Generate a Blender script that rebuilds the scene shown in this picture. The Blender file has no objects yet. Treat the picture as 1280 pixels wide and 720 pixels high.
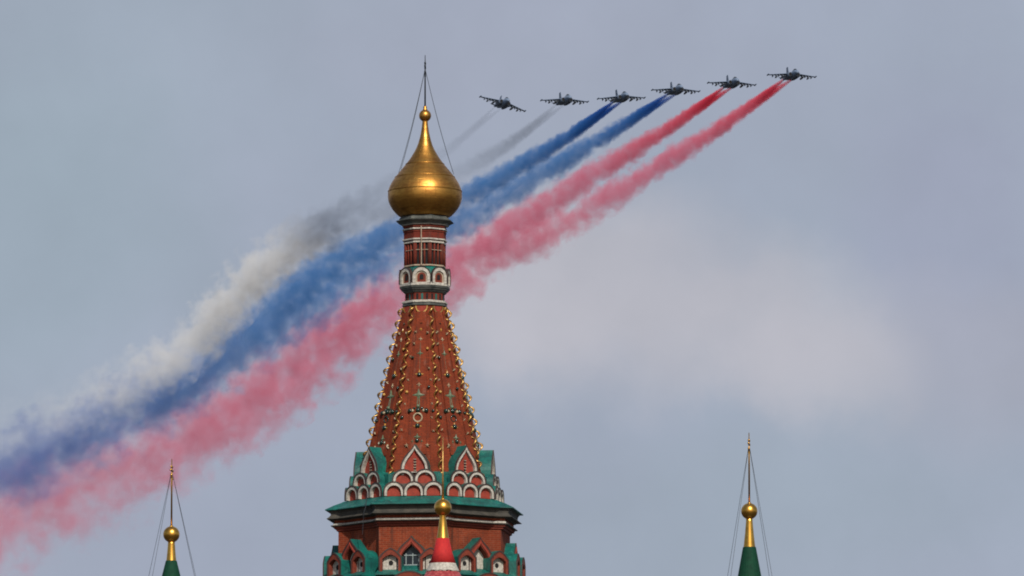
import bpy, bmesh, math, random
from mathutils import Vector, Matrix
R = math.radians
C = bpy.context.scene.collection
random.seed(7)

# ------------------------------------------------------------------ camera
F = 9800.0                                    # focal length in pixels of the 1280 px frame
PITCH = R(7.3); CAMZ = 1.7
cam = bpy.data.cameras.new('camera'); camo = bpy.data.objects.new('camera', cam); C.objects.link(camo)
camo.location = (0, 0, CAMZ); camo.rotation_euler = (R(90) + PITCH, 0, 0)
cam.sensor_width = 36; cam.lens = F / 1280 * 36; cam.clip_start = 1; cam.clip_end = 20000
bpy.context.scene.camera = camo

# ------------------------------------------------------------------ sun and sky
SUN_AZ, SUN_EL = R(13), R(38)                 # azimuth to the right of straight behind the camera
sv = Vector((math.sin(SUN_AZ) * math.cos(SUN_EL), -math.cos(SUN_AZ) * math.cos(SUN_EL), math.sin(SUN_EL)))
sun = bpy.data.lights.new('sun', 'SUN'); sun.energy = 3.3; sun.angle = R(0.5); sun.color = (1, 0.94, 0.85)
suno = bpy.data.objects.new('sun', sun); C.objects.link(suno)
suno.rotation_euler = sv.to_track_quat('Z', 'Y').to_euler()

sc = bpy.context.scene
sc.view_settings.view_transform = 'Standard'; sc.view_settings.look = 'None'
sc.view_settings.exposure = 0; sc.view_settings.gamma = 1
sc.render.engine = 'CYCLES'
sc.cycles.volume_bounces = 3; sc.cycles.max_bounces = 8
sc.cycles.volume_max_steps = 256
sc.cycles.use_denoising = True
sc.cycles.filter_width = 1.9

def N(nt, typ, **kw):
    n = nt.nodes.new(typ)
    for k, v in kw.items():
        if k == 'inp':
            for a, b in v.items():
                s = n.inputs[a]
                if isinstance(b, bpy.types.NodeSocket): nt.links.new(b, s)
                else: s.default_value = b
        else: setattr(n, k, v)
    return n
def M(nt, op, a, b=0.0, c=0.0, clamp=False):
    n = nt.nodes.new('ShaderNodeMath'); n.operation = op; n.use_clamp = clamp
    for i, v in enumerate((a, b, c)):
        if isinstance(v, bpy.types.NodeSocket): nt.links.new(v, n.inputs[i])
        else: n.inputs[i].default_value = v
    return n.outputs[0]
def VM(nt, op, a, b=None, s=None):
    n = nt.nodes.new('ShaderNodeVectorMath'); n.operation = op
    for i, v in enumerate((a, b)):
        if v is None: continue
        if isinstance(v, bpy.types.NodeSocket): nt.links.new(v, n.inputs[i])
        else: n.inputs[i].default_value = v
    if s is not None: n.inputs['Scale'].default_value = s
    return n
def MIX(nt, f, a, b, mode='MIX'):
    n = nt.nodes.new('ShaderNodeMix'); n.data_type = 'RGBA'; n.blend_type = mode
    for i, v in ((0, f), (6, a), (7, b)):
        if isinstance(v, bpy.types.NodeSocket): nt.links.new(v, n.inputs[i])
        else: n.inputs[i].default_value = v if i == 0 or len(v) == 4 else (*v, 1)
    return n.outputs[2]

def ray(px, py):
    fw = Vector((0, math.cos(PITCH), math.sin(PITCH))); up = Vector((0, -math.sin(PITCH), math.cos(PITCH)))
    return fw + Vector((1, 0, 0)) * ((px - 640) / F) + up * ((360 - py) / F)
def P(px, py, Y):                             # a point of the picture at the distance Y
    d = ray(px, py); return Vector((0, 0, CAMZ)) + d * (Y / d.y)
def PZ(px, py, Z):                            # ... at the height Z
    d = ray(px, py); return Vector((0, 0, CAMZ)) + d * ((Z - CAMZ) / d.z)

world = bpy.data.worlds.new('World'); sc.world = world; world.use_nodes = True
nt = world.node_tree; nt.nodes.clear()
sky = N(nt, 'ShaderNodeTexSky', sky_type='NISHITA', sun_disc=False)
sky.sun_elevation = SUN_EL; sky.sun_rotation = math.pi - SUN_AZ
sky.dust_density = 2.0
tc = N(nt, 'ShaderNodeTexCoord').outputs['Generated']
dirn = VM(nt, 'NORMALIZE', tc).outputs[0]
n1 = N(nt, 'ShaderNodeTexNoise', inp={'Vector': dirn, 'Scale': 17.0, 'Detail': 5.0, 'Roughness': 0.5})
n2 = N(nt, 'ShaderNodeTexNoise', inp={'Vector': VM(nt, 'ADD', dirn, (3.1, 1.7, 5.2)).outputs[0], 'Scale': 38.0, 'Detail': 7.0, 'Roughness': 0.55})
n3 = N(nt, 'ShaderNodeTexNoise', inp={'Vector': VM(nt, 'ADD', dirn, (9.1, 4.7, 2.2)).outputs[0], 'Scale': 10.0, 'Detail': 4.0, 'Roughness': 0.5})
wrp = VM(nt, 'SCALE', VM(nt, 'SUBTRACT', n2.outputs['Color'], (0.5, 0.5, 0.5)).outputs[0], s=0.020).outputs[0]
dw = VM(nt, 'ADD', dirn, wrp).outputs[0]
def blob(px, py, rx, ry, lo=0.25, hi=1.1):
    c = ray(px, py).normalized()
    v = VM(nt, 'SUBTRACT', dw, tuple(c)).outputs[0]
    v = VM(nt, 'MULTIPLY', v, (F / rx, F / rx, F / ry)).outputs[0]
    l = VM(nt, 'LENGTH', v).outputs['Value']
    return N(nt, 'ShaderNodeMapRange', interpolation_type='SMOOTHSTEP', inp={'Value': l, 'From Min': lo, 'From Max': hi, 'To Min': 1.0, 'To Max': 0.0}).outputs[0]
base = MIX(nt, N(nt, 'ShaderNodeMapRange', inp={'Value': n3.outputs['Fac'], 'From Min': 0.35, 'From Max': 0.65}).outputs[0], (0.342, 0.400, 0.485), (0.362, 0.400, 0.505))
base = MIX(nt, M(nt, 'MULTIPLY', blob(20, 300, 330, 300), 0.6), base, (0.325, 0.405, 0.475))
base = MIX(nt, M(nt, 'MULTIPLY', blob(620, 60, 420, 160), 0.5), base, (0.37, 0.40, 0.50))
base = MIX(nt, M(nt, 'MULTIPLY', blob(1200, 270, 190, 260), 0.8), base, (0.335, 0.365, 0.475))
base = MIX(nt, M(nt, 'MULTIPLY', blob(1240, 460, 200, 150), 0.6), base, (0.385, 0.395, 0.475))
brk = N(nt, 'ShaderNodeMapRange', inp={'Value': n2.outputs['Fac'], 'From Min': 0.3, 'From Max': 0.6, 'To Min': 0.72, 'To Max': 1.0}).outputs[0]
for a in ((620, 370, 240, 150), (700, 350, 250, 150), (780, 370, 250, 150), (980, 430, 230, 135), (860, 450, 320, 120), (1040, 480, 170, 105)):
    base = MIX(nt, M(nt, 'MULTIPLY', M(nt, 'MULTIPLY', blob(*a, 0.3, 1.0), 0.55), brk), base, (0.50, 0.495, 0.55))
base = MIX(nt, M(nt, 'MULTIPLY', blob(860, 650, 600, 100), 0.55), base, (0.32, 0.38, 0.455))
var = N(nt, 'ShaderNodeMapRange', inp={'Value': n2.outputs['Fac'], 'From Min': 0.3, 'From Max': 0.7, 'To Min': 0.945, 'To Max': 1.055}).outputs[0]
cl = VM(nt, 'SCALE', base); nt.links.new(var, cl.inputs['Scale'])
skyc = VM(nt, 'SCALE', sky.outputs[0], s=0.10).outputs[0]
# the grey cloud deck stands in front of the camera; overhead and behind, the sky is clearer
dt = VM(nt, 'DOT_PRODUCT', dirn, tuple(ray(640, 360).normalized())).outputs['Value']
mk = N(nt, 'ShaderNodeMapRange', interpolation_type='SMOOTHSTEP', inp={'Value': dt, 'From Min': 0.35, 'From Max': 0.93, 'To Min': 0.25, 'To Max': 1.0}).outputs[0]
fin = MIX(nt, mk, skyc, cl.outputs[0])
bg = N(nt, 'ShaderNodeBackground', inp={'Color': fin, 'Strength': 1.0})
nt.links.new(bg.outputs[0], N(nt, 'ShaderNodeOutputWorld').inputs[0])

# ------------------------------------------------------------------ materials
def newmat(name):
    m = bpy.data.materials.new(name); m.use_nodes = True; t = m.node_tree; t.nodes.clear()
    b = N(t, 'ShaderNodeBsdfPrincipled'); o = N(t, 'ShaderNodeOutputMaterial'); t.links.new(b.outputs[0], o.inputs[0])
    return m, t, b
def simple(name, c1, c2=None, rough=0.6, metal=0.0, scale=4.0, bump=0.0, spec=0.4, rvar=0.0):
    m, t, b = newmat(name)
    b.inputs['Metallic'].default_value = metal; b.inputs['Roughness'].default_value = rough
    b.inputs['Specular IOR Level'].default_value = spec
    co = N(t, 'ShaderNodeTexCoord').outputs['Object']
    ns = N(t, 'ShaderNodeTexNoise', inp={'Vector': co, 'Scale': scale, 'Detail': 6.0, 'Roughness': 0.62})
    f = N(t, 'ShaderNodeMapRange', inp={'Value': ns.outputs['Fac'], 'From Min': 0.36, 'From Max': 0.64}).outputs[0]
    t.links.new(MIX(t, f, c1, c2 or tuple(x * 0.75 for x in c1)), b.inputs['Base Color'])
    if rvar: t.links.new(M(t, 'MULTIPLY_ADD', f, rvar, rough - rvar / 2), b.inputs['Roughness'])
    if bump:
        bp = N(t, 'ShaderNodeBump', inp={'Strength': bump, 'Distance': 0.03, 'Height': ns.outputs['Fac']})
        t.links.new(bp.outputs[0], b.inputs['Normal'])
    return m
def brick(name, col, dark, mortar, ch=0.085, rad=3.0, mort=0.010):
    m, t, b = newmat(name)
    b.inputs['Roughness'].default_value = 0.85; b.inputs['Specular IOR Level'].default_value = 0.2
    co = N(t, 'ShaderNodeTexCoord').outputs['Object']
    s = N(t, 'ShaderNodeSeparateXYZ', inp={0: co})
    an = M(t, 'MULTIPLY', M(t, 'ARCTAN2', s.outputs[0], M(t, 'MULTIPLY', s.outputs[1], -1)), rad)
    cv = N(t, 'ShaderNodeCombineXYZ', inp={0: an, 1: s.outputs[2]}).outputs[0]
    br = N(t, 'ShaderNodeTexBrick', inp={'Vector': cv, 'Scale': 1.0, 'Mortar Size': mort, 'Mortar Smooth': 0.3, 'Brick Width': ch * 3, 'Row Height': ch,
           'Color1': (*col, 1), 'Color2': (*dark, 1), 'Mortar': (*mortar, 1), 'Bias': -0.2})
    big = N(t, 'ShaderNodeTexNoise', inp={'Vector': co, 'Scale': 1.1, 'Detail': 7.0, 'Roughness': 0.65})
    st = N(t, 'ShaderNodeTexNoise', inp={'Vector': VM(t, 'MULTIPLY', co, (2.6, 2.6, 0.5)).outputs[0], 'Scale': 1.6, 'Detail': 5.0})
    f = N(t, 'ShaderNodeMapRange', inp={'Value': big.outputs['Fac'], 'From Min': 0.35, 'From Max': 0.68, 'To Min': 0.0, 'To Max': 0.55}).outputs[0]
    c = MIX(t, f, br.outputs['Color'], tuple(x * 0.55 for x in dark))
    f2 = N(t, 'ShaderNodeMapRange', inp={'Value': st.outputs['Fac'], 'From Min': 0.60, 'From Max': 0.75, 'To Min': 0.0, 'To Max': 0.22}).outputs[0]
    c = MIX(t, f2, c, (0.36, 0.24, 0.18))
    so = N(t, 'ShaderNodeTexNoise', inp={'Vector': VM(t, 'MULTIPLY', co, (3.5, 3.5, 0.35)).outputs[0], 'Scale': 1.0, 'Detail': 6.0, 'Roughness': 0.6})
    f3 = N(t, 'ShaderNodeMapRange', inp={'Value': so.outputs['Fac'], 'From Min': 0.52, 'From Max': 0.70, 'To Min': 0.0, 'To Max': 0.75}).outputs[0]
    c = MIX(t, f3, c, (0.06, 0.026, 0.018))
    t.links.new(c, b.inputs['Base Color'])
    bp = N(t, 'ShaderNodeBump', inp={'Strength': 0.5, 'Distance': 0.02, 'Height': br.outputs['Fac']}); bp.invert = True
    t.links.new(bp.outputs[0], b.inputs['Normal'])
    return m
def gold(name, c1, c2, rough=0.27, seams=True):
    m, t, b = newmat(name)
    b.inputs['Metallic'].default_value = 1.0
    co = N(t, 'ShaderNodeTexCoord').outputs['Object']
    s = N(t, 'ShaderNodeSeparateXYZ', inp={0: co})
    ns = N(t, 'ShaderNodeTexNoise', inp={'Vector': VM(t, 'MULTIPLY', co, (1, 1, 2.5)).outputs[0], 'Scale': 1.7, 'Detail': 7.0, 'Roughness': 0.65})
    f = N(t, 'ShaderNodeMapRange', inp={'Value': ns.outputs['Fac'], 'From Min': 0.38, 'From Max': 0.66}).outputs[0]
    c = MIX(t, f, c1, c2)
    if seams:
        an = M(t, 'MULTIPLY', M(t, 'ARCTAN2', s.outputs[0], s.outputs[1]), 2.4)
        cv = N(t, 'ShaderNodeCombineXYZ', inp={0: an, 1: s.outputs[2]}).outputs[0]
        br = N(t, 'ShaderNodeTexBrick', inp={'Vector': cv, 'Scale': 1.0, 'Mortar Size': 0.010, 'Mortar Smooth': 0.6, 'Brick Width': 0.62, 'Row Height': 0.47,
               'Color1': (1, 1, 1, 1), 'Color2': (0.80, 0.78, 0.74, 1), 'Mortar': (0.45, 0.40, 0.36, 1)})
        c = MIX(t, 0.75, c, br.outputs['Color'], 'MULTIPLY')
        bp = N(t, 'ShaderNodeBump', inp={'Strength': 0.35, 'Distance': 0.02, 'Height': M(t, 'MULTIPLY_ADD', br.outputs['Fac'], -0.6, ns.outputs['Fac'])})
        t.links.new(bp.outputs[0], b.inputs['Normal'])
    t.links.new(c, b.inputs['Base Color'])
    t.links.new(M(t, 'MULTIPLY_ADD', f, 0.12, rough), b.inputs['Roughness'])
    return m
BRICK = brick('tent_brick', (0.26, 0.043, 0.014), (0.16, 0.028, 0.011), (0.13, 0.035, 0.018))
WALL = brick('wall_brick', (0.25, 0.040, 0.013), (0.16, 0.026, 0.010), (0.27, 0.095, 0.05), ch=0.10, rad=4.4, mort=0.012)
DRUM = brick('drum_brick', (0.20, 0.028, 0.015), (0.14, 0.020, 0.013), (0.15, 0.045, 0.03), rad=1.1)
TRIM = simple('painted_brick_trim', (0.20, 0.034, 0.014), (0.13, 0.02, 0.010), 0.8, scale=6, bump=0.3)
RIMD = simple('dark_flashing', (0.05, 0.028, 0.022), (0.03, 0.02, 0.02), 0.6)
RED = simple('tympanum_red', (0.33, 0.045, 0.024), (0.22, 0.033, 0.02), 0.8, scale=5)
WHITE = simple('limewash', (0.55, 0.52, 0.45), (0.30, 0.27, 0.23), 0.8, scale=9, bump=0.2)
GREEN, t_, b_ = newmat('green_roof_sheet')
co_ = N(t_, 'ShaderNodeTexCoord').outputs['Object']
na = N(t_, 'ShaderNodeTexNoise', inp={'Vector': co_, 'Scale': 1.6, 'Detail': 7.0, 'Roughness': 0.65}).outputs['Fac']
nb = N(t_, 'ShaderNodeTexNoise', inp={'Vector': VM(t_, 'MULTIPLY', co_, (3.0, 3.0, 0.6)).outputs[0], 'Scale': 2.6, 'Detail': 5.0}).outputs['Fac']
c_ = MIX(t_, N(t_, 'ShaderNodeMapRange', inp={'Value': na, 'From Min': 0.36, 'From Max': 0.62}).outputs[0], (0.002, 0.140, 0.108), (0.004, 0.070, 0.062))
c_ = MIX(t_, N(t_, 'ShaderNodeMapRange', inp={'Value': nb, 'From Min': 0.58, 'From Max': 0.72, 'To Max': 0.5}).outputs[0], c_, (0.05, 0.24, 0.20))
vo = N(t_, 'ShaderNodeTexVoronoi', feature='DISTANCE_TO_EDGE', inp={'Vector': VM(t_, 'MULTIPLY', co_, (1.0, 1.0, 0.7)).outputs[0], 'Scale': 1.5})
c_ = MIX(t_, N(t_, 'ShaderNodeMapRange', inp={'Value': vo.outputs['Distance'], 'From Min': 0.0, 'From Max': 0.035, 'To Min': 0.55, 'To Max': 0.0}).outputs[0], c_, (0.002, 0.03, 0.026))
t_.links.new(c_, b_.inputs['Base Color']); b_.inputs['Roughness'].default_value = 0.48
t_.links.new(N(t_, 'ShaderNodeBump', inp={'Strength': 0.4, 'Distance': 0.05, 'Height': na}).outputs[0], b_.inputs['Normal'])
GREY = simple('weathered_zinc', (0.12, 0.125, 0.11), (0.05, 0.056, 0.052), 0.55, metal=0.2, scale=3, bump=0.3)
SOFF = simple('grey_moulding', (0.075, 0.066, 0.052), (0.038, 0.036, 0.03), 0.75, scale=2.5, bump=0.3)
GOLD = gold('gilt_dome', (0.68, 0.34, 0.075), (0.34, 0.155, 0.038), 0.36)
GILT = gold('gilt_metal', (0.78, 0.42, 0.08), (0.50, 0.25, 0.045), 0.26, False)
GILTB = gold('gilt_small', (0.80, 0.50, 0.16), (0.28, 0.14, 0.05), 0.42, False)
DKMET = simple('dark_iron', (0.05, 0.055, 0.06), None, 0.5, metal=0.5)
GLAZEG = simple('green_glaze', (0.010, 0.035, 0.022), (0.01, 0.02, 0.015), 0.15, scale=9, spec=0.6)
GLAZEP = simple('pale_glaze', (0.17, 0.20, 0.12), (0.05, 0.09, 0.05), 0.3, scale=12)
GLAZEW = simple('ivory_glaze', (0.50, 0.40, 0.26), (0.26, 0.19, 0.11), 0.4, scale=10)
GLAZEY = simple('ochre_glaze', (0.62, 0.36, 0.09), (0.4, 0.2, 0.04), 0.3, scale=10)
BLACK = simple('dark_opening', (0.012, 0.011, 0.011), None, 0.9)
GLASS = simple('window_glass', (0.02, 0.03, 0.04), (0.01, 0.015, 0.02), 0.3, spec=0.3)
FRAMEM = simple('window_paint', (0.28, 0.33, 0.33), None, 0.6)
BEIGE = simple('beige_stone', (0.42, 0.33, 0.24), (0.3, 0.22, 0.16), 0.8, scale=8)

# ------------------------------------------------------------------ mesh helpers
def obj(name, bm, mat, parent=None, smooth=False, loc=None, rz=0.0, **tags):
    me = bpy.data.meshes.new(name); bmesh.ops.recalc_face_normals(bm, faces=bm.faces)
    bm.to_mesh(me); bm.free()
    for m in (mat if isinstance(mat, (list, tuple)) else [mat]): me.materials.append(m)
    if smooth:
        for p in me.polygons: p.use_smooth = True
    o = bpy.data.objects.new(name, me); C.objects.link(o)
    if parent: o.parent = parent
    if loc is not None: o.location = loc
    o.rotation_euler.z = rz
    for k, v in tags.items(): o[k] = v
    return o
def empty(name, loc, parent=None, rz=0.0, **tags):
    o = bpy.data.objects.new(name, None); C.objects.link(o); o.location = loc; o.rotation_euler.z = rz
    o.empty_display_size = 0.3
    if parent: o.parent = parent
    for k, v in tags.items(): o[k] = v
    return o
def dup(o, parent=None, rz=None, loc=None):
    c = o.copy(); C.objects.link(c); c.parent = parent
    if rz is not None: c.rotation_euler.z = rz
    if loc is not None: c.location = loc
    for ch in [x for x in bpy.data.objects if x.parent == o]: dup(ch, c)
    return c
def lathe(bm, prof, seg=48, cap=True):
    rings = []
    for z, r in prof:
        rings.append([bm.verts.new((r * math.sin(2 * math.pi * i / seg), -r * math.cos(2 * math.pi * i / seg), z)) for i in range(seg)])
    for a, b in zip(rings, rings[1:]):
        for i in range(seg): bm.faces.new((a[i], a[(i + 1) % seg], b[(i + 1) % seg], b[i]))
    if cap: bm.faces.new(rings[0]); bm.faces.new(rings[-1])
    return bm
def loft(bm, rings, cap=True, closed=True):
    vs = [[bm.verts.new(p) for p in r] for r in rings]
    n = len(vs[0])
    for a, b in zip(vs, vs[1:]):
        for i in range(n if closed else n - 1):
            bm.faces.new((a[i], a[(i + 1) % n], b[(i + 1) % n], b[i]))
    if cap: bm.faces.new(vs[0]); bm.faces.new(vs[-1])
    return bm
def box(bm, x0, x1, y0, y1, z0, z1):
    return loft(bm, [[(x0, y0, z), (x1, y0, z), (x1, y1, z), (x0, y1, z)] for z in (z0, z1)])
def tube(bm, pts, r, seg=8, cap=True, flat=1.0):
    pts = [Vector(p) for p in pts]; rings = []; n = None
    for i, p in enumerate(pts):
        t = (pts[min(i + 1, len(pts) - 1)] - pts[max(i - 1, 0)]).normalized()
        if n is None: n = t.orthogonal().normalized()
        n = (n - t * n.dot(t)).normalized(); b = t.cross(n)
        rr = r[i] if isinstance(r, (list, tuple)) else r
        rings.append([p + n * (rr * math.cos(2 * math.pi * k / seg)) + b * (rr * flat * math.sin(2 * math.pi * k / seg)) for k in range(seg)])
    return loft(bm, rings, cap)
def ball(bm, c, r, seg=20, rings=12, sz=1.0):
    bmesh.ops.create_uvsphere(bm, u_segments=seg, v_segments=rings, radius=r, matrix=Matrix.Translation(c) @ Matrix.Diagonal((1, 1, sz, 1)))
    return bm
def octa(Rv, z, off=R(22.5)):                  # regular octagon, one face towards -Y
    return [(Rv * math.sin(off + i * R(45)), -Rv * math.cos(off + i * R(45)), z) for i in range(8)]
# arch outlines in a facet plane, x across and z up, from the left foot over the top to the right foot
def round_arch(w, h, n=9):
    r = w / 2; s = max(h - r, 0.0); ry = min(r, h); p = [(-r, 0)]
    for i in range(2 * n + 1):
        a = math.pi - math.pi * i / (2 * n); p.append((r * math.cos(a), s + ry * math.sin(a)))
    p.append((r, 0)); return p
def keel_arch(w, h, sh=0.42, n=9):             # straight jambs, swelling shoulders, a point
    r = w / 2; pts = [(-r, 0)]
    L = []
    for i in range(n + 1):
        t = i / n
        # cubic bezier from the springing (r, sh*h) to the apex (0, h)
        p0, p1, p2, p3 = (r, sh * h), (r * 1.04, sh * h + (1 - sh) * h * 0.50), (r * 0.22, h - (1 - sh) * h * 0.30), (0, h)
        x = (1-t)**3*p0[0] + 3*(1-t)**2*t*p1[0] + 3*(1-t)*t*t*p2[0] + t**3*p3[0]
        z = (1-t)**3*p0[1] + 3*(1-t)**2*t*p1[1] + 3*(1-t)*t*t*p2[1] + t**3*p3[1]
        L.append((x, z))
    pts += [(-x, z) for x, z in L]; pts += list(reversed(L))[1:]; pts.append((r, 0)); return pts
def gable_arch(w, h, sh=0.55, n=9):            # nearly straight sides
    r = w / 2; L = []
    for i in range(n + 1):
        t = i / n; x = r * (1 - t); z = sh * h + (1 - sh) * h * (t + 0.16 * math.sin(math.pi * t))
        L.append((x, z))
    return [(-r, 0)] + [(-x, z) for x, z in L] + list(reversed(L))[1:] + [(r, 0)]
def at(o2, y, dx=0, dz=0): return [(x + dx, y, z + dz) for x, z in o2]
def ring_ext(bm, outer, inner, y0, y1, dx=0, dz=0):   # arch frame, front at y0, back at y1
    n = len(outer)
    A = [bm.verts.new(p) for p in at(outer, y0, dx, dz)]; B = [bm.verts.new(p) for p in at(inner, y0, dx, dz)]
    A2 = [bm.verts.new(p) for p in at(outer, y1, dx, dz)]; B2 = [bm.verts.new(p) for p in at(inner, y1, dx, dz)]
    for i in range(n - 1):
        bm.faces.new((A[i], A[i+1], B[i+1], B[i])); bm.faces.new((A2[i], A2[i+1], B2[i+1], B2[i]))
        bm.faces.new((A[i], A[i+1], A2[i+1], A2[i])); bm.faces.new((B[i], B[i+1], B2[i+1], B2[i]))
    for i in (0, n - 1): bm.faces.new((A[i], B[i], B2[i], A2[i]))
    return bm
def plate(bm, outline, y0, y1, dx=0, dz=0): return loft(bm, [at(outline, y0, dx, dz), at(outline, y1, dx, dz)])

# ------------------------------------------------------------------ the ground
bm = bmesh.new(); lathe(bm, [(-0.5, 9000), (0.0, 9000)], 96)
gm = simple('dark_stone_paving', (0.045, 0.042, 0.040), (0.03, 0.029, 0.028), 0.85, scale=0.2)
obj('ground', bm, gm, kind='structure')

# ------------------------------------------------------------------ the main tower
TY = 396.0
TX = P(531, 380, TY).x
tower = empty('church_tower', (TX, TY, 0), label='tall red brick church tower with a tent roof under one gold onion dome', category='tower')
SC = F / 399.5
def za(py): return P(531, py, TY).z                     # height of a picture row on the tower's axis
def zf(py, d): return P(531, py, TY - d).z              # ... on a face d metres nearer
AZ0 = -7.5
FACES = [R(AZ0 + 45 * k) for k in (-2, -1, 0, 1, 2)]
def prof(rows): return [(za(py), r / SC) for py, r in rows]

# onion dome
pts = prof([(271.5, 30), (269.5, 33.5), (266, 37), (262.5, 40), (258, 43), (253, 45.2), (248.5, 46.2), (244, 46.4), (239, 45.9), (234, 44.4), (229, 42), (224, 38.8), (219, 35), (214, 31), (209, 26.8),
            (204, 22.8), (199, 19), (194, 15.8), (189, 12.9), (184, 10.4), (179, 8.5), (173, 6.8), (166, 5.2), (159, 4.1), (152.5, 3.4), (151, 3.6)])
bm = bmesh.new()
fine = []
for i in range(len(pts) - 1):                           # smooth the profile
    p0, p1, p2, p3 = pts[max(i-1, 0)], pts[i], pts[i+1], pts[min(i+2, len(pts)-1)]
    for t in (0, 0.5):
        fine.append(tuple(0.5 * (2*p1[k] + (p2[k]-p0[k])*t + (2*p0[k]-5*p1[k]+4*p2[k]-p3[k])*t*t + (3*p1[k]-p0[k]-3*p2[k]+p3[k])*t**3) for k in (0, 1)))
fine.append(pts[-1]); lathe(bm, fine, 72)
dome = obj('onion_dome', bm, GOLD, tower, True)
# standing seams where two courses of gilt sheet meet
for py, r in ((239.3, 46.3), (222, 37.6), (205.5, 24.2)):
    bm = bmesh.new(); z = za(py); lathe(bm, [(z - 0.03, r / SC - 0.03), (z - 0.018, r / SC + 0.012), (z + 0.018, r / SC + 0.008), (z + 0.03, r / SC - 0.04)], 72)
    obj('sheet_seam', bm, GOLD, dome, True)
bm = bmesh.new(); ball(bm, (0, 0, za(144.6)), 7.6 / SC, 32, 20); obj('finial_ball', bm, GOLD, dome, True)
bm = bmesh.new(); lathe(bm, prof([(139, 2.6), (137, 3.0), (136, 2.0), (134, 2.4), (132, 1.2)]), 16); obj('finial_collar', bm, GOLD, dome, True)
def cross(parent, ztop, zbot, arm, mat, pole_r, name='cross', rot=R(90)):
    # slim eight-pointed cross standing edge-on to the camera
    h = ztop - zbot; bm = bmesh.new()
    tube(bm, [(0, 0, zbot), (0, 0, zbot + h * 0.7), (0, 0, ztop)], [pole_r * 1.2, pole_r, pole_r * 0.5], 8)
    for zz, a, tilt in ((ztop - arm * 1.0, arm * 0.45, 0), (ztop - arm * 1.45, arm, 0), (ztop - arm * 2.3, arm * 0.55, arm * 0.2)):
        tube(bm, [(-a, 0, zz + tilt), (a, 0, zz - tilt)], pole_r * 1.3, 6)
        for s in (-1, 1): ball(bm, (s * a, 0, zz - s * tilt), pole_r * 1.5, 8, 6)
    return obj(name, bm, mat, parent, True, rz=rot)
cross(dome, za(69), za(133), 0.42, DKMET, 0.035, rot=R(90))
def wires(parent, z0, pts_, r):
    for p in pts_:
        bm = bmesh.new(); a = Vector((0, 0, z0)); b = Vector(p)
        tube(bm, [a.lerp(b, i / 8) + Vector((0, 0, -0.25 * math.sin(math.pi * i / 8))) for i in range(9)], r, 5)
        obj('guy_wire', bm, DKMET, parent)
wires(dome, za(86), [(-30 / SC, -8 / SC, za(213)), (-33.5 / SC, 12 / SC, za(216)), (35 / SC, -6 / SC, za(216)), (36 / SC, 9 / SC, za(217))], 0.013)

# drum under the dome
def oct_loft(rows, off=R(22.5)): 
    bm = bmesh.new(); loft(bm, [octa(r / SC, za(py), off) for py, r in rows]); return bm
RZ = R(AZ0)
obj('drum_cornice_lip', oct_loft([(283.6, 28.8), (283.2, 30.4), (282.0, 31.0), (281.4, 30)]), WHITE, tower, rz=RZ)
obj('drum_cornice', oct_loft([(283.5, 28.5), (282.5, 31), (281, 31.6), (279.6, 34), (278.6, 36.8), (277.8, 37.4), (277.2, 36.6), (276, 33.2), (274.5, 33), (272, 30.2), (271, 27)]), GREY, tower, rz=RZ)
drum = obj('drum', oct_loft([(384, 25.5), (378, 25.5), (366, 25.2), (360, 26.4), (336, 24.2), (306, 24.2), (302, 27.2), (283, 27.2)]), DRUM, tower, rz=RZ)
for py0, py1, r, m in ((287.6, 289.6, 29.2, WHITE), (284.8, 286.2, 28.4, TRIM), (290.8, 292.2, 28.2, TRIM), (300.5, 302.6, 29.0, WHITE), (303.8, 306.2, 27.6, WHITE), (314.6, 315.6, 26.6, BEIGE), (333.2, 335.2, 27.0, BEIGE)):
    obj('string_course', oct_loft([(py1, r - 0.6), (py1 - 0.3, r), (py0 + 0.3, r), (py0, r - 0.6)]), m, drum)
obj('string_course', oct_loft([(360.2, 31.2), (359.6, 32.6), (356.8, 32.6), (356, 31.6)]), WHITE, drum)
obj('corbel_ring', oct_loft([(368.2, 26), (366.4, 28.2), (365.0, 28.6), (364.4, 30.6), (362.8, 31), (362.2, 32.4), (360.3, 32.8)]), GREY, drum)
obj('string_course', oct_loft([(380.8, 28.6), (380.4, 29.6), (378.4, 29.6), (377.8, 28.6)]), WHITE, drum)
obj('string_course', oct_loft([(384.8, 27), (384.2, 29.2), (383, 29.4), (382.6, 28.4), (380.9, 28.2)]), GREY, drum)
obj('arcade_roof', oct_loft([(356, 30), (345, 30.2), (339, 29.4), (335.4, 25)]), GREEN, drum)
ap = math.cos(R(22.5))
def per_face(maker):                                     # make(parent-less) once, copy round the visible faces
    first = None
    for a in FACES:
        if first is None: first = maker(); first_objs = first
        for o in first_objs:
            if a == FACES[0]: o.rotation_euler.z = a
            else: dup(o, o.parent, a)
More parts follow.
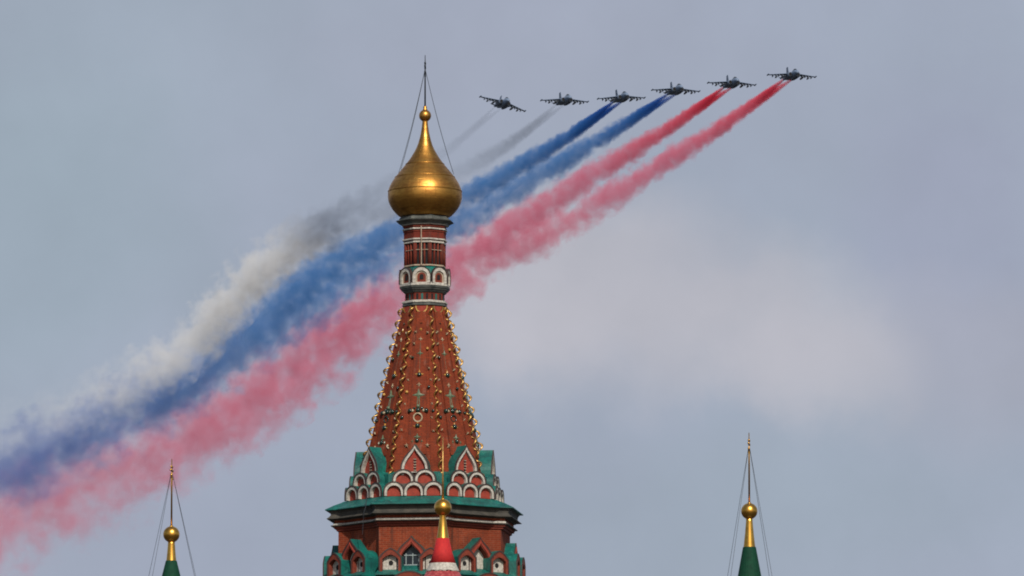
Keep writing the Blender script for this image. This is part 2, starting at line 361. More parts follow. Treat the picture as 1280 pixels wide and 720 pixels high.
# note: children of the drum live in its rotated frame
FD = [R(45 * k) for k in (-2, -1, 0, 1, 2)]
def spread(objs, angles):
    for a in angles[1:]:
        for o in objs: dup(o, o.parent, a)
    for o in objs: o.rotation_euler.z = angles[0]
yb = 24.2 * ap / SC
zt, zb = za(306.4), za(333)
sp = []
fw = 24.2 * 0.765 / SC
for i in (-1, 0, 1):
    bm = bmesh.new(); box(bm, i * fw * 0.29 - 0.062, i * fw * 0.29 + 0.062, -yb - 0.004, -yb + 0.05, zb, zt); sp.append(obj('slot_window', bm, BLACK, drum))
for i in (-0.5, 0.5):
    bm = bmesh.new(); tube(bm, [(i * fw * 0.30, -yb - 0.05, zb), (i * fw * 0.30, -yb - 0.05, zt)], 0.042, 8); sp.append(obj('colonnette', bm, DRUM if i < 0 else TRIM, drum, True))
bm = bmesh.new(); rv = 24.2 / SC
tube(bm, [(rv * math.sin(R(22.5)), -rv * math.cos(R(22.5)), zb), (rv * math.sin(R(22.5)), -rv * math.cos(R(22.5)), zt)], 0.11, 8); sp.append(obj('corner_pilaster', bm, DRUM, drum, True))
# arcade of white arches
ya = 30.4 * ap / SC; zz = za(357) ; hh = (357 - 337.6) / SC / math.cos(PITCH)
o1 = round_arch(0.90, hh); i1 = round_arch(0.60, hh - 0.17); 
bm = bmesh.new(); ring_ext(bm, o1, i1, -ya - 0.10, -ya + 0.10, 0, zz); fr = obj('white_arch', bm, WHITE, drum)
bm = bmesh.new(); plate(bm, round_arch(0.50, hh - 0.24), -ya - 0.012, -ya + 0.10, 0, zz + 0.02); obj('niche', bm, TRIM, fr)
bm = bmesh.new(); ring_ext(bm, round_arch(0.62, hh - 0.16), round_arch(0.44, hh - 0.26), -ya - 0.03, -ya + 0.02, 0, zz); obj('niche_surround', bm, BEIGE, fr)
bm = bmesh.new(); plate(bm, round_arch(0.20, 0.28), -ya - 0.03, -ya + 0.02, 0, zz + 0.17); obj('niche_opening', bm, BLACK, fr)
bm = bmesh.new(); ring_ext(bm, round_arch(0.96, hh + 0.04), round_arch(0.905, hh + 0.01), -ya - 0.13, -ya + 0.14, 0, zz); obj('arch_flashing', bm, RIMD, fr)
sp.append(fr)
yl = 25.3 * ap / SC
for i in (-1, 0, 1):
    bm = bmesh.new(); box(bm, i * 0.25 - 0.055, i * 0.25 + 0.055, -yl - 0.012, -yl + 0.05, za(377), za(369.5)); sp.append(obj('slot_window', bm, BLACK if i else GREEN, drum))
# round red medallions at the top of the tent
bm = bmesh.new(); ym = 27.5 * ap / SC
ring_ext(bm, round_arch(0.62, 0.36), round_arch(0.52, 0.30), -ym - 0.12, -ym, 0, 0)
for v in bm.verts: v.co.z = za(385.5) - v.co.z
sp.append(obj('medallion_rim', bm, GILTB, drum))
bm = bmesh.new(); plate(bm, round_arch(0.50, 0.29), -ym - 0.07, -ym, 0, 0)
for v in bm.verts: v.co.z = za(385.5) - v.co.z
sp.append(obj('medallion', bm, RED, drum))
spread(sp, FD)
# downpipe on the front of the drum
bm = bmesh.new(); tube(bm, [(-0.02, -28.8 / SC, za(286)), (-0.02, -28.8 / SC, za(301)), (-0.02, -27.4 / SC, za(306)), (-0.02, -27.4 / SC, za(334))], 0.028, 6); obj('drainpipe', bm, BEIGE, drum)

# tent roof
def TR(py): return (26.8 + 0.2465 * (py - 385)) / SC * 1.0   # vertex radius at picture row py
def TRz(z): 
    z0, z1 = za(385), za(622); t = (z0 - z) / (z0 - z1); return TR(385) + (TR(622) - TR(385)) * t
bm = bmesh.new(); loft(bm, [octa(TRz(za(p)), za(p)) for p in (384, 440, 500, 560, 626)])
tent = obj('tent_roof', bm, BRICK, tower, rz=RZ)
sp = []
# raised centre panel and side strips of each face
def face_quad(bm, u0a, u1a, u0b, u1b, pa, pb, th):
    ra, rb = TRz(za(pa)) * ap, TRz(za(pb)) * ap
    wa, wb = TRz(za(pa)) * 0.3827, TRz(za(pb)) * 0.3827
    loft(bm, [[(u0a * wa, -ra + 0.05, za(pa)), (u1a * wa, -ra + 0.05, za(pa)), (u1a * wa, -ra - th, za(pa)), (u0a * wa, -ra - th, za(pa))],
              [(u0b * wb, -rb + 0.05, za(pb)), (u1b * wb, -rb + 0.05, za(pb)), (u1b * wb, -rb - th, za(pb)), (u0b * wb, -rb - th, za(pb))]])
bm = bmesh.new(); face_quad(bm, -0.52, 0.52, -0.42, 0.42, 392, 575, 0.075); sp.append(obj('centre_panel', bm, BRICK, tent))
for s in (-1, 1):
    bm = bmesh.new(); a, b = sorted((s * 0.66, s * 0.92)); face_quad(bm, a, b, a, b, 390, 546, 0.05); sp.append(obj('side_strip', bm, BRICK, tent))
    bm = bmesh.new(); a, b = sorted((s * 0.60, s * 0.92)); face_quad(bm, a, b, a, b, 548, 600, 0.05); sp.append(obj('side_strip', bm, BRICK, tent))
def on_face(px, py, out=0.07):
    z = zf(py, TR(py) * ap)
    return Vector((px / SC, -TRz(z) * ap - out, z))
def star(px, py, r, mat, name='glazed_star', arms=4, rot=0.0, out=0.07):
    c = on_face(px, py, out); bm = bmesh.new(); rg = []
    for y in (0.05, -0.02):
        ringp = []
        for i in range(arms * 2):
            a = rot + i * math.pi / arms; rr = r if i % 2 == 0 else r * 0.36
            ringp.append((c.x + rr * math.sin(a), c.y + y, c.z + rr * math.cos(a)))
        rg.append(ringp)
    loft(bm, rg, cap=False)
    v = bm.verts.new((c.x, c.y - 0.07, c.z)); bm.verts.ensure_lookup_table(); n = arms * 2
    vs = bm.verts[n:2 * n]
    for i in range(n): bm.faces.new((vs[i], vs[(i + 1) % n], v))
    return obj(name, bm, mat, tent)
def gball(px, py, r, mat=GLAZEG): 
    bm = bmesh.new(); c = on_face(px, py, 0.09); ball(bm, c, r, 12, 8); return obj('glazed_boss', bm, mat, tent, True)
for py, r, m in ((404, 0.07, GLAZEG), (412, 0.10, GLAZEY), (424, 0.13, GLAZEW), (442, 0.19, GLAZEP), (468, 0.24, GLAZEY), (481, 0.14, GLAZEW), (494, 0.34, GLAZEP), (533, 0.24, GLAZEY)):
    sp.append(star(0, py, r, m))
bm = bmesh.new(); tube(bm, [on_face(0, 428, 0.06), on_face(0, 466, 0.06)], 0.018, 6); sp.append(obj('glazed_rod', bm, GLAZEP, tent))
bm = bmesh.new(); tube(bm, [on_face(-0.8, 495, 0.06), on_face(-1.6, 509, 0.06)], 0.03, 6); tube(bm, [on_face(0.8, 495, 0.06), on_face(1.6, 509, 0.06)], 0.03, 6); sp.append(obj('glazed_rod', bm, GLAZEP, tent))
for px, py, r in ((0, 468.5, 0.12), (-10.2, 513.5, 0.12), (0, 513, 0.13), (10.2, 513.5, 0.12), (0, 532.5, 0.13), (-5, 510.5, 0.07), (5, 510.5, 0.07), (0, 551, 0.11)):
    sp.append(gball(px, py, r))
sp.append(gball(-7, 513.5, 0.08, GLAZEW)); sp.append(gball(7, 513.5, 0.08, GLAZEW)); sp.append(gball(0, 508, 0.10, GLAZEP))
for px, py in ((-8, 429.6), (8.5, 416), (-6.5, 415), (12, 460.7), (-14, 475), (14.5, 475), (17, 505), (-20, 537.3), (20, 539), (17.5, 522.5), (-17, 505), (-12, 446)):
    sp.append(star(px, py, 0.095, GLAZEW, 'ivory_tile', 4, R(45), 0.05 + 0.03 * (abs(px) < 14)))
for px, py, r_, m_ in ((-9, 447, 0.07, GLAZEG), (9, 436, 0.07, GLAZEY), (12.5, 484, 0.08, GLAZEG), (-15, 490, 0.08, GLAZEY), (19, 514, 0.08, GLAZEG), (-20, 522, 0.09, GLAZEG)):
    sp.append(gball(px, py, r_, m_))
# tiled crest above the keel arch
sp.append(star(0, 546.5, 0.2, GLAZEP, 'glazed_star', 4))
for s in (-1, 1): sp.append(star(s * 13, 557, 0.13, GLAZEW, 'ivory_tile', 5, 0)) ; sp.append(star(s * 6, 552, 0.10, GLAZEP, 'glazed_star', 4))
spread(sp, FD)
def ringobj(px, py, r, t, mat, name, a):
    c = on_face(px, py, 0.10); bm = bmesh.new()
    tube(bm, [(c.x + r * math.cos(k * math.pi / 12), c.y, c.z + r * math.sin(k * math.pi / 12)) for k in range(25)], t, 8)
    return obj(name, bm, mat, tent, True, rz=a)
ringobj(0, 522.2, 0.215, 0.045, GLAZEW, 'ivory_ring', 0)
for a in (FD[1], FD[3]): ringobj(0, 522.2, 0.16, 0.03, GLAZEG, 'dark_ring', a)
# gilt spirals running down every edge
def spiral():
    bm = bmesh.new(); pa = Vector((0, -TRz(za(388)), za(388))); pb = Vector((0, -TRz(za(612)), za(612)))
    d = (pb - pa); L = d.length; t = d.normalized(); n = Vector((1, 0, 0)); b = t.cross(n)
    turns = 15.0; K = int(turns * 14); pp = []
    for i in range(K + 1):
        a = 2 * math.pi * turns * i / K; cr = 0.122
        pp.append(pa + d * (i / K) + n * (cr * 0.75 * math.cos(a)) - b * (0.10 + cr * 1.15 * math.sin(a)) * (1 if b.y > 0 else -1))
    tube(bm, pp, 0.041, 6)
    for i in range(int(turns)):                # a boss between the turns
        q = pa + d * ((i + 0.25) / turns); ball(bm, q + Vector((0, -0.17, 0.05)), 0.062, 8, 6)
    return bm
vis = [R(22.5 + 45 * k) for k in (-3, -2, -1, 0, 1, 2)]
s0 = obj('gilt_spiral', spiral(), GILTB, tent, True)
spread([s0], vis)

# tiers of kokoshnik arches at the foot of the tent
def kokoshnik(out, inn, tym, y, back, dx, z, fr_mat, face_mat, name='kokoshnik', roof_th=0.05, frame_d=0.22, recess=0.14, extra=None):
    """green barrel roof (the part) with arch frame, tympanum and dark flashing as its sub-parts"""
    n = len(out); cx = 0; big = [(x * (1 + roof_th * 2 / max(out[-1][0] * 2, .1)), zz * 1.0 + (roof_th if zz > 0 else 0)) for x, zz in out]
    bm = bmesh.new(); ring_ext(bm, big, out, -y + 0.012, -back, dx, z); k = obj(name, bm, GREEN, tower)
    bm = bmesh.new(); ring_ext(bm, out, inn, -y - 0.03, -y + frame_d, dx, z); obj('arch_frame', bm, fr_mat, k)
    bm = bmesh.new(); plate(bm, tym, -y + recess, -y + recess + 0.12, dx, z); obj('tympanum', bm, face_mat, k)
    bm = bmesh.new(); ring_ext(bm, [(x * 1.0, q) for x, q in big], [(x * 0.985, q - 0.012 if q > 0 else q) for x, q in out], -y - 0.05, -y + 0.009, dx, z); obj('flashing', bm, RIMD, k)
    if extra: extra(k)
    return k
ks = []
A1 = 3.83
for i in (-1, 0, 1):
    o_, i_ = round_arch(0.97, 0.68), round_arch(0.73, 0.53)
    ks.append(kokoshnik(o_, i_, round_arch(0.77, 0.55), A1, 3.0, i * 1.005, zf(619.3, A1), WHITE, RED))
A2 = 3.66
for i in (-0.5, 0.5):
    o_, i_ = round_arch(1.03, 0.80), round_arch(0.79, 0.67)
    ks.append(kokoshnik(o_, i_, round_arch(0.83, 0.69), A2, 2.7, i * 1.11, zf(607, A2), WHITE, RED))
A3 = 3.50
def slit(k):
    z = zf(590, A3)
    bm = bmesh.new(); box(bm, -0.035, 0.035, -A3 + 0.10, -A3 + 0.2, z, z + 0.72); obj('slit_window', bm, BLACK, k)
    bm = bmesh.new()
    for j in range(5): box(bm, -0.07, 0.07, -A3 + 0.07, -A3 + 0.12, z + 0.08 + j * 0.14, z + 0.12 + j * 0.14)
    obj('slit_bars', bm, BEIGE, k)
    bm = bmesh.new()
    loft(bm, [[(-0.55, -A3 - 0.02, z - 0.02), (0.55, -A3 - 0.02, z - 0.02), (0.55, -A3 + 0.1, z - 0.02), (-0.55, -A3 + 0.1, z - 0.02)],
              [(-0.55, -A3 - 0.02, z + 0.02), (0.55, -A3 - 0.02, z + 0.02), (0.55, -A3 + 0.1, z + 0.02), (-0.55, -A3 + 0.1, z + 0.02)]])
    obj('sill', bm, WHITE, k)
zk = zf(594, A3)
ks.append(kokoshnik(keel_arch(1.36, zf(555.8, A3) - zk, 0.16), keel_arch(1.10, zf(560.2, A3) - zk, 0.16), keel_arch(1.14, zf(559.8, A3) - zk, 0.16), A3, 2.2, 0, zk, WHITE, RED, extra=slit))
# backing of the tiers: plain green sheet between the arches
for A, p0, p1 in ((3.52, 604, 626), (3.34, 592, 604)):
    hw = A * 0.414 - 0.02
    bm = bmesh.new(); loft(bm, [[(-hw, -A, zf(p1, A)), (hw, -A, zf(p1, A)), (hw * .8, -2.6, zf(p1, A)), (-hw * .8, -2.6, zf(p1, A))],
                                [(-hw, -A, zf(p0, A)), (hw, -A, zf(p0, A)), (hw * .72, -2.6, zf(p0 - 8, A)), (-hw * .72, -2.6, zf(p0 - 8, A))]])
    ks.append(obj('gutter_slope', bm, GREEN, tower))
spread(ks, FACES)

# the great cornice and the walls under it: four faces stand forward of the four between
def plan(A, s, z, k=0.36):
    w = A * 0.4142; q = [(-(w + k * s), A - s), (-w, A), (w, A), (w + k * s, A - s)]; out = []
    for c in range(4):
        a = R(AZ0) + c * R(90)
        for x, y in q: out.append((x * math.cos(a) + y * math.sin(a), -(-x * math.sin(a) + y * math.cos(a)), z))
    return out
SB = 0.62
def zc(py): return zf(py, 1.3)                            # silhouette corners stand 1.3 m nearer than the axis
def walls(rows): bm = bmesh.new(); loft(bm, [plan(A, s, zc(py)) for py, A, s in rows]); return bm
def zr(py): return zf(py, 1.3)
cr = obj('cornice_roof', walls([(628, 3.3, 0.05), (626.6, 3.90, 0.1), (628.2, 4.02, 0.2), (632.2, 4.42, 0.5), (632.9, 4.46, 0.5), (637.0, 4.80, SB), (638.0, 4.80, SB), (638.3, 4.6, SB), (637, 4.2, SB)]), GREEN, tower)
cor = obj('cornice', walls([(638.4, 4.62, SB), (641.0, 4.54, SB), (644, 4.52, SB), (647.0, 4.64, SB), (648.2, 4.72, SB), (648.9, 4.72, SB), (649.4, 4.45, SB), (650.4, 4.40, SB)]), SOFF, tower)
obj('frieze_band', walls([(650.3, 4.33, SB), (654.2, 4.33, SB)]), WALL, cor)
obj('white_band', walls([(654.1, 4.36, SB), (654.6, 4.40, SB), (656.3, 4.41, SB), (656.7, 4.36, SB)]), WHITE, cor)
obj('drip_moulding', walls([(656.4, 4.42, SB), (656.8, 4.52, SB), (657.8, 4.52, SB), (658.2, 4.40, SB)]), SOFF, cor)
obj('lower_moulding', walls([(658.0, 4.38, SB), (658.8, 4.40, SB), (659.4, 4.36, SB), (660.8, 4.36, SB), (661.4, 4.25, SB), (663.4, 4.25, SB), (664.4, 4.17, SB)]), TRIM, cor)
obj('walls', walls([(652, 4.15, SB), (700, 4.15, SB), (760, 4.15, SB)]), WALL, tower)
# small stones missing from the wall
# gables round the wall
gs = []
AG = 4.92; AB = 4.66
def hole(y, z, r):
    def f(k):
        bm = bmesh.new(); loft(bm, [[(0 + r * math.cos(2*math.pi*i/20), yy, z + r * 1.1 * math.sin(2*math.pi*i/20)) for i in range(20)] for yy in (-y + 0.205, -y + 0.24)])
        obj('round_hole', bm, BLACK, k)
    return f
for s in (-1, 1):
    zb = zf(728, AG); H = zf(685.6, AG) - zb; Hi = zf(692.8, AG) - zb
    k = kokoshnik(gable_arch(1.06, H, 0.74), gable_arch(0.82, Hi, 0.84), gable_arch(0.86, Hi + 0.02, 0.84), AG, 4.0, 0, zb, TRIM, WHITE, 'small_gable', frame_d=0.3, recess=0.22, extra=hole(AG, zf(702.8, AG), 0.115))
    for o in [k]: o.data.transform(Matrix.Translation((s * 1.02, 0, 0)))
    for o in k.children: o.data.transform(Matrix.Translation((s * 1.02, 0, 0)))
    gs.append(k)
zb = zf(714, AB); H = zf(670.6, AB) - zb; Hi = zf(679.0, AB) - zb
kb = kokoshnik(keel_arch(1.40, H, 0.40), keel_arch(1.0, Hi, 0.46), keel_arch(1.04, Hi + 0.02, 0.46), AB, 4.0, 0, zb, TRIM, WHITE, 'keel_gable', frame_d=0.42, recess=0.34)
gs.append(kb)
bm = bmesh.new(); ring_ext(bm, keel_arch(1.20, H - 0.14, 0.41), keel_arch(1.06, H - 0.24, 0.42), -AB - 0.075, -AB - 0.025, 0, zb); obj('inner_moulding', bm, RED, kb)
AL = 5.45
zb = zf(760, AL); H = zf(714.5, AL) - zb
gs.append(kokoshnik(round_arch(2.25, H), round_arch(1.8, H - 0.22), round_arch(1.84, H - 0.2), AL, 4.1, 0, zb, TRIM, WHITE, 'round_kokoshnik', frame_d=0.3, recess=0.2))
for s in (-1,):
    bm = bmesh.new(); z0 = zf(716, 5.0); z1 = zf(706, 4.5)
    loft(bm, [[(-1.75, -5.3, z0 - .1), (1.75, -5.3, z0 - .1), (1.7, -4.1, z0 - .1), (-1.7, -4.1, z0 - .1)], [(-1.75, -5.3, z0 - .04), (1.75, -5.3, z0 - .04), (1.6, -4.1, z1), (-1.6, -4.1, z1)]])
    gs.append(obj('gutter_slope', bm, GREEN, tower))
spread(gs, FACES)
# the real window in the front keel gable
win = empty('window', (0, 0, 0), tower, rz=FACES[2])
yw = -AB + 0.30
bm = bmesh.new(); plate(bm, keel_arch(0.90, Hi_ if False else zf(679.6, AB) - zf(706, AB), 0.42), yw, yw + 0.03, 0, zf(706, AB)); obj('pane', bm, GLASS, win)
bm = bmesh.new(); zz0, zz1 = zf(706, AB), zf(693.5, AB)
for x in (-0.30, 0.04, 0.36): box(bm, x - 0.022, x + 0.022, yw - 0.05, yw - 0.004, zz0, zz1 + 0.1)
box(bm, -0.40, 0.42, yw - 0.055, yw - 0.008, zz1 - 0.02, zz1 + 0.03); box(bm, -0.40, 0.42, yw - 0.055, yw - 0.008, zz0, zz0 + 0.05)
obj('window_frame', bm, FRAMEM, win)
bm = bmesh.new(); za_, zb_ = zf(713, AB + .1), zf(706, AB)
loft(bm, [[(-0.52, -AB - 0.12, za_), (0.52, -AB - 0.12, za_), (0.46, yw, za_), (-0.46, yw, za_)], [(-0.47, -AB - 0.09, za_ + .06), (0.47, -AB - 0.09, za_ + .06), (0.43, yw - .06, zb_), (-0.43, yw - .06, zb_)]])
obj('window_sill', bm, GREEN, win)
# lightning conductor and its brackets running down the cornice
bm = bmesh.new(); tube(bm, [P(459, 616, TY - 3.9) - tower.location, P(457, 634, TY - 4.0) - tower.location, P(455, 640, TY - 4.2) - tower.location, P(453, 668, TY - 4.0) - tower.location], 0.018, 6)
obj('lightning_conductor', bm, DKMET, tower)
# lower storeys (below the picture)
zb0 = zc(760)
obj('lower_storey', walls([(758, 5.2, SB), (820, 5.2, SB)]), WALL, tower)
bm = bmesh.new(); loft(bm, [plan(7.2, 0.4, 0), plan(7.2, 0.4, zc(820) + 0.2)]); obj('base_storey', bm, WALL, tower)

# ------------------------------------------------------------------ the slimmer spires
def spire(name, label, X, Y, ballpy, ballr, polepy, necks, cones, fr, wirepts, conemat, cat='spire', group=None):
    """necks, cones: rows (py, radius px) in the picture; built at the distance Y on its own axis"""
    bx = P(X, ballpy, Y).x; k = F / (Y * math.cos(PITCH) + (P(X, ballpy, Y).z - CAMZ) * math.sin(PITCH))
    zz = lambda py: P(X, py, Y).z
    t = empty(name, (bx, Y, 0), label=label, category=cat)
    if group: t['group'] = group
    bm = bmesh.new(); ball(bm, (0, 0, zz(ballpy)), ballr / k, 32, 20); obj('gilt_ball', bm, GILT, t, True)
    bm = bmesh.new(); lathe(bm, [(zz(ballpy - ballr + 1), 2.6 / k), (zz(ballpy - ballr), 2.4 / k), (zz(ballpy - ballr - 1.5), 1.2 / k)], 16); obj('collar', bm, GILT, t, True)
    bm = bmesh.new(); lathe(bm, [(zz(p), r / k) for p, r in necks], 32); obj('gilt_neck', bm, GILT, t, True)
    if polepy: cross(t, zz(polepy), zz(ballpy - ballr), 0.30, GILT, 1.0 / k, rot=R(86))
    zw = zz(polepy + 14) if polepy else 0
    for wx, wy, off in wirepts:
        bm = bmesh.new(); a = Vector((0, 0, zw)); b = P(wx, wy, Y + off); b = Vector((b.x - bx, off, b.z)); b2 = a + (b - a) * 1.5
        tube(bm, [a.lerp(b2, i / 10) for i in range(11)], 0.26 / k, 5); obj('guy_wire', bm, DKMET, t)
    return t, zz, k
DKGREEN = simple('dark_green_tent', (0.004, 0.050, 0.024), (0.003, 0.032, 0.018), 0.75, scale=5, spec=0.2)
def oct_cone(rows, n=24, off=R(22.5)):
    bm = bmesh.new(); loft(bm, [[(r * math.sin(off + i * 2 * math.pi / n), -r * math.cos(off + i * 2 * math.pi / n), z) for i in range(n)] for z, r in rows]); return bm
for X, bp, pole, neck, cone, wp, lab in (
    (214.3, 668, 574, [(702, 6.4), (701, 6.2), (690, 5.2), (680, 4.4), (676, 4.4)], [(701, 6.9), (722, 12.2)], [(186, 720, 1.0), (190.5, 720, -1.0), (243, 720, 0.6), (244.5, 720, -0.8)], 'slim green tented spire with a gold ball, alone at the lower left'),
    (936.6, 639, 541, [(686, 7.6), (684, 7.4), (668, 5.6), (652, 4.2), (646, 4.2)], [(684, 8.2), (717, 14.2)], [(909.5, 720, 1.0), (913.5, 720, -1.0), (961.5, 720, 0.6), (965, 720, -0.8)], 'slim green tented spire with a gold ball, right of the big tower')):
    Y = 300.0
    t, zz, k = spire('tented_spire', lab, X, Y, bp, 10.3, pole, neck, cone, None, wp, DKGREEN, group='green spires beside the tower')
    (p0, r0), (p1, r1) = cone
    sl = (r1 - r0) / k / (zz(p0) - zz(p1))
    ze = zz(p1) - 3.2; re = r1 / k + sl * 3.2
    obj('green_tent', oct_cone([(ze, re), (zz(p0), r0 / k)]), DKGREEN, t)
    # a ring of small pale kokoshniks
    rr = r1 / k + 0.06; zk_ = zz(p1) - 0.80
    rg = []
    bm = bmesh.new(); ring_ext(bm, round_arch(0.33, 0.62), round_arch(0.17, 0.5), -rr - 0.16, -rr + 0.1, 0, zk_); a = obj('kokoshnik', bm, BEIGE, t)
    bm = bmesh.new(); plate(bm, round_arch(0.19, 0.52), -rr - 0.02, -rr + 0.1, 0, zk_); obj('tympanum', bm, RED, a)
    spread([a], [R(-90 + 45 * i) for i in range(5)])
    obj('spire_walls', oct_cone([(0, re + 0.2), (ze - 0.5, re + 0.2)]), WALL, t)
    obj('spire_cornice', oct_cone([(ze - 0.5, re + 0.2), (ze - 0.2, re + 0.5), (ze, re + 0.5)]), WHITE, t)

# red spire in front of the tower
Y = 370.0
RSP = simple('red_spire_paint', (0.50, 0.020, 0.018), (0.38, 0.014, 0.015), 0.8, scale=6)
PINK = None
t, zz, k = spire('red_spire', 'short red and white cone spire with a gold ball, in front of the brick tower', 553.5, Y, 634.5, 10.9, None, [(674, 7.9), (673, 7.7), (660, 5.6), (646, 3.8), (643, 4.4), (641, 4.2)], [], None, [], RSP)
bm = bmesh.new(); tube(bm, [(0, 0, zz(624)), (0, 0, zz(590)), (0, 0, zz(547))], [1.7 / k, 1.0 / k, 0.6 / k], 8); obj('gilt_rod', bm, GILTB, t, True)
bm = bmesh.new(); lathe(bm, [(zz(704.5), 16.4 / k), (zz(690), 11.8 / k), (zz(673), 7.9 / k)], 40); obj('red_cone', bm, RSP, t, True)
bm = bmesh.new(); rows = []
for p, r in ((704.4, 16.6), (706, 17.0), (713, 20.4), (714.6, 21.2)):
    rows.append([((r / k) * math.sin(a), -(r / k) * math.cos(a), zz(p) - (0.045 * math.cos(24 * a) if p > 714 else 0)) for a in [2 * math.pi * i / 144 for i in range(144)]])
loft(bm, rows); obj('white_band', bm, WHITE, t, True)
m, tt, b = newmat('pink_scale_tiles')
co = N(tt, 'ShaderNodeTexCoord').outputs['Object']
v = N(tt, 'ShaderNodeTexVoronoi', inp={'Vector': co, 'Scale': 7.0})
tt.links.new(MIX(tt, N(tt, 'ShaderNodeMapRange', inp={'Value': v.outputs['Distance'], 'From Min': 0.1, 'From Max': 0.6}).outputs[0], (0.45, 0.10, 0.09), (0.28, 0.035, 0.04)), b.inputs['Base Color'])
bm = bmesh.new(); lathe(bm, [(zz(800), 62 / k), (zz(760), 42 / k), (zz(713.6), 20.3 / k)], 48); obj('tiled_cone', bm, m, t, True)
bm = bmesh.new(); lathe(bm, [(0, 2.6), (zz(800), 2.6)], 32); obj('round_walls', bm, WALL, t)

# ------------------------------------------------------------------ jets
JET = simple('jet_camouflage', (0.15, 0.19, 0.26), (0.10, 0.13, 0.185), 0.55, scale=0.5)
JETB = simple('jet_underside', (0.19, 0.25, 0.35), (0.14, 0.19, 0.275), 0.5, scale=0.8)
CANO = simple('canopy_glass', (0.03, 0.035, 0.04), None, 0.08, spec=0.8)
STORE = simple('pale_store_paint', (0.20, 0.22, 0.25), None, 0.5)
def ell(cx, y, cz, rx, rz, n=16, p=1.0): return [(cx + rx * math.cos(2*math.pi*i/n), y, cz + rz * math.sin(2*math.pi*i/n)) for i in range(n)]
def wing_sec(x, yl, yt, z, th):
    L = yl - yt; return [(x, yl, z), (x, yl - L * .12, z + th * .8), (x, yl - L * .4, z + th), (x, yt, z + th * .1), (x, yt, z - th * .1), (x, yl - L * .4, z - th * .7), (x, yl - L * .1, z - th * .6)]
def make_jet(label):
    t = empty('attack_jet', (0, 0, 0), label=label, category='military jet', group='jets flying in formation trailing smoke')
    bm = bmesh.new()
    loft(bm, [ell(0, y, z, rx, rz) for y, z, rx, rz in ((7.6, -0.25, 0.12, 0.12), (7.4, -0.22, 0.35, 0.33), (6.6, -0.12, 0.58, 0.60), (5.2, 0.0, 0.68, 0.85), (3.6, 0.12, 0.75, 1.02), (1.5, 0.15, 0.80, 1.05), (-1.5, 0.15, 0.85, 0.95), (-4, 0.25, 0.7, 0.75), (-6.4, 0.38, 0.42, 0.45), (-7.6, 0.42, 0.15, 0.18))])
    obj('fuselage', bm, JETB, t, True)
    bm = bmesh.new(); loft(bm, [ell(0, y, z, rx, rz, 12) for y, z, rx, rz in ((5.3, 0.62, 0.1, 0.08), (4.7, 0.85, 0.40, 0.38), (3.8, 1.0, 0.45, 0.50), (2.6, 1.02, 0.40, 0.42), (0.5, 0.95, 0.25, 0.28), (-1, 0.9, 0.1, 0.1))]); obj('canopy', bm, CANO, t, True)
    for s in (-1, 1):
        bm = bmesh.new(); loft(bm, [ell(s * 1.18, y, z, rx, rz) for y, z, rx, rz in ((3.1, -0.05, 0.52, 0.62), (2.4, -0.06, 0.60, 0.72), (0, -0.08, 0.64, 0.76), (-3, -0.05, 0.55, 0.62), (-4.9, 0.0, 0.42, 0.44))]); e = obj('engine', bm, JET, t, True)
        bm = bmesh.new(); loft(bm, [ell(s * 1.18, y, -0.05, 0.43, 0.52) for y in (3.11, 3.13)]); obj('air_intake', bm, BLACK, e)
        bm = bmesh.new(); loft(bm, [ell(s * 1.18, y, 0, 0.34, 0.35) for y in (-4.905, -5.3)]); obj('nozzle', bm, DKMET, e)
        bm = bmesh.new(); loft(bm, [wing_sec(s * x, yl, yt, z, th) for x, yl, yt, z, th in ((0.9, 1.9, -2.2, 0.42, 0.24), (3.6, 1.0, -1.7, 0.30, 0.17), (6.9, 0.0, -1.2, 0.14, 0.09))]); w = obj('wing', bm, JETB, t)
        bm = bmesh.new(); loft(bm, [ell(s * 7.05, y, 0.13, r, r, 10) for y, r in ((1.0, 0.05), (0.7, 0.18), (-1.0, 0.2), (-1.5, 0.14), (-1.8, 0.04))]); obj('wingtip_pod', bm, JET, w, True)
        bm = bmesh.new(); loft(bm, [wing_sec(s * x, yl, yt, z, th) for x, yl, yt, z, th in ((0.35, -5.4, -7.0, 0.5, 0.09), (2.35, -6.1, -7.1, 0.62, 0.05))]); obj('tailplane', bm, JET, t)
        for x, r, l, m_ in ((2.1, 0.0, 0, JET), (2.9, 0.30, 2.6, STORE), (3.9, 0.0, 0, JET), (4.7, 0.24, 1.5, STORE), (5.7, 0.07, 1.2, STORE)):
            zt = 0.36 - 0.045 * x
            bm = bmesh.new(); box(bm, s * x - 0.06, s * x + 0.06, -0.9, 0.9, zt - 0.48, zt); py_ = obj('pylon', bm, JET, t)
            if r: 
                bm = bmesh.new(); loft(bm, [ell(s * x, y * l, zt - 0.5 - r * .7, r * q, r * q, 12) for y, q in ((1, 0.1), (0.75, 0.7), (0.35, 1), (-0.4, 1), (-0.8, 0.6), (-1, 0.15))]); obj('underwing_store', bm, m_, py_, True)
    bm = bmesh.new(); loft(bm, [[(th, yl, z), (0, yl + .15, z), (-th, yl, z), (-th * .5, yt, z), (th * .5, yt, z)] for yl, yt, z, th in ((-3.6, -6.9, 0.6, 0.16), (-4.6, -7.1, 1.9, 0.14), (-5.6, -7.2, 3.75, 0.08))]); obj('tail_fin', bm, JET, t)
    return t
ALT = 351.0
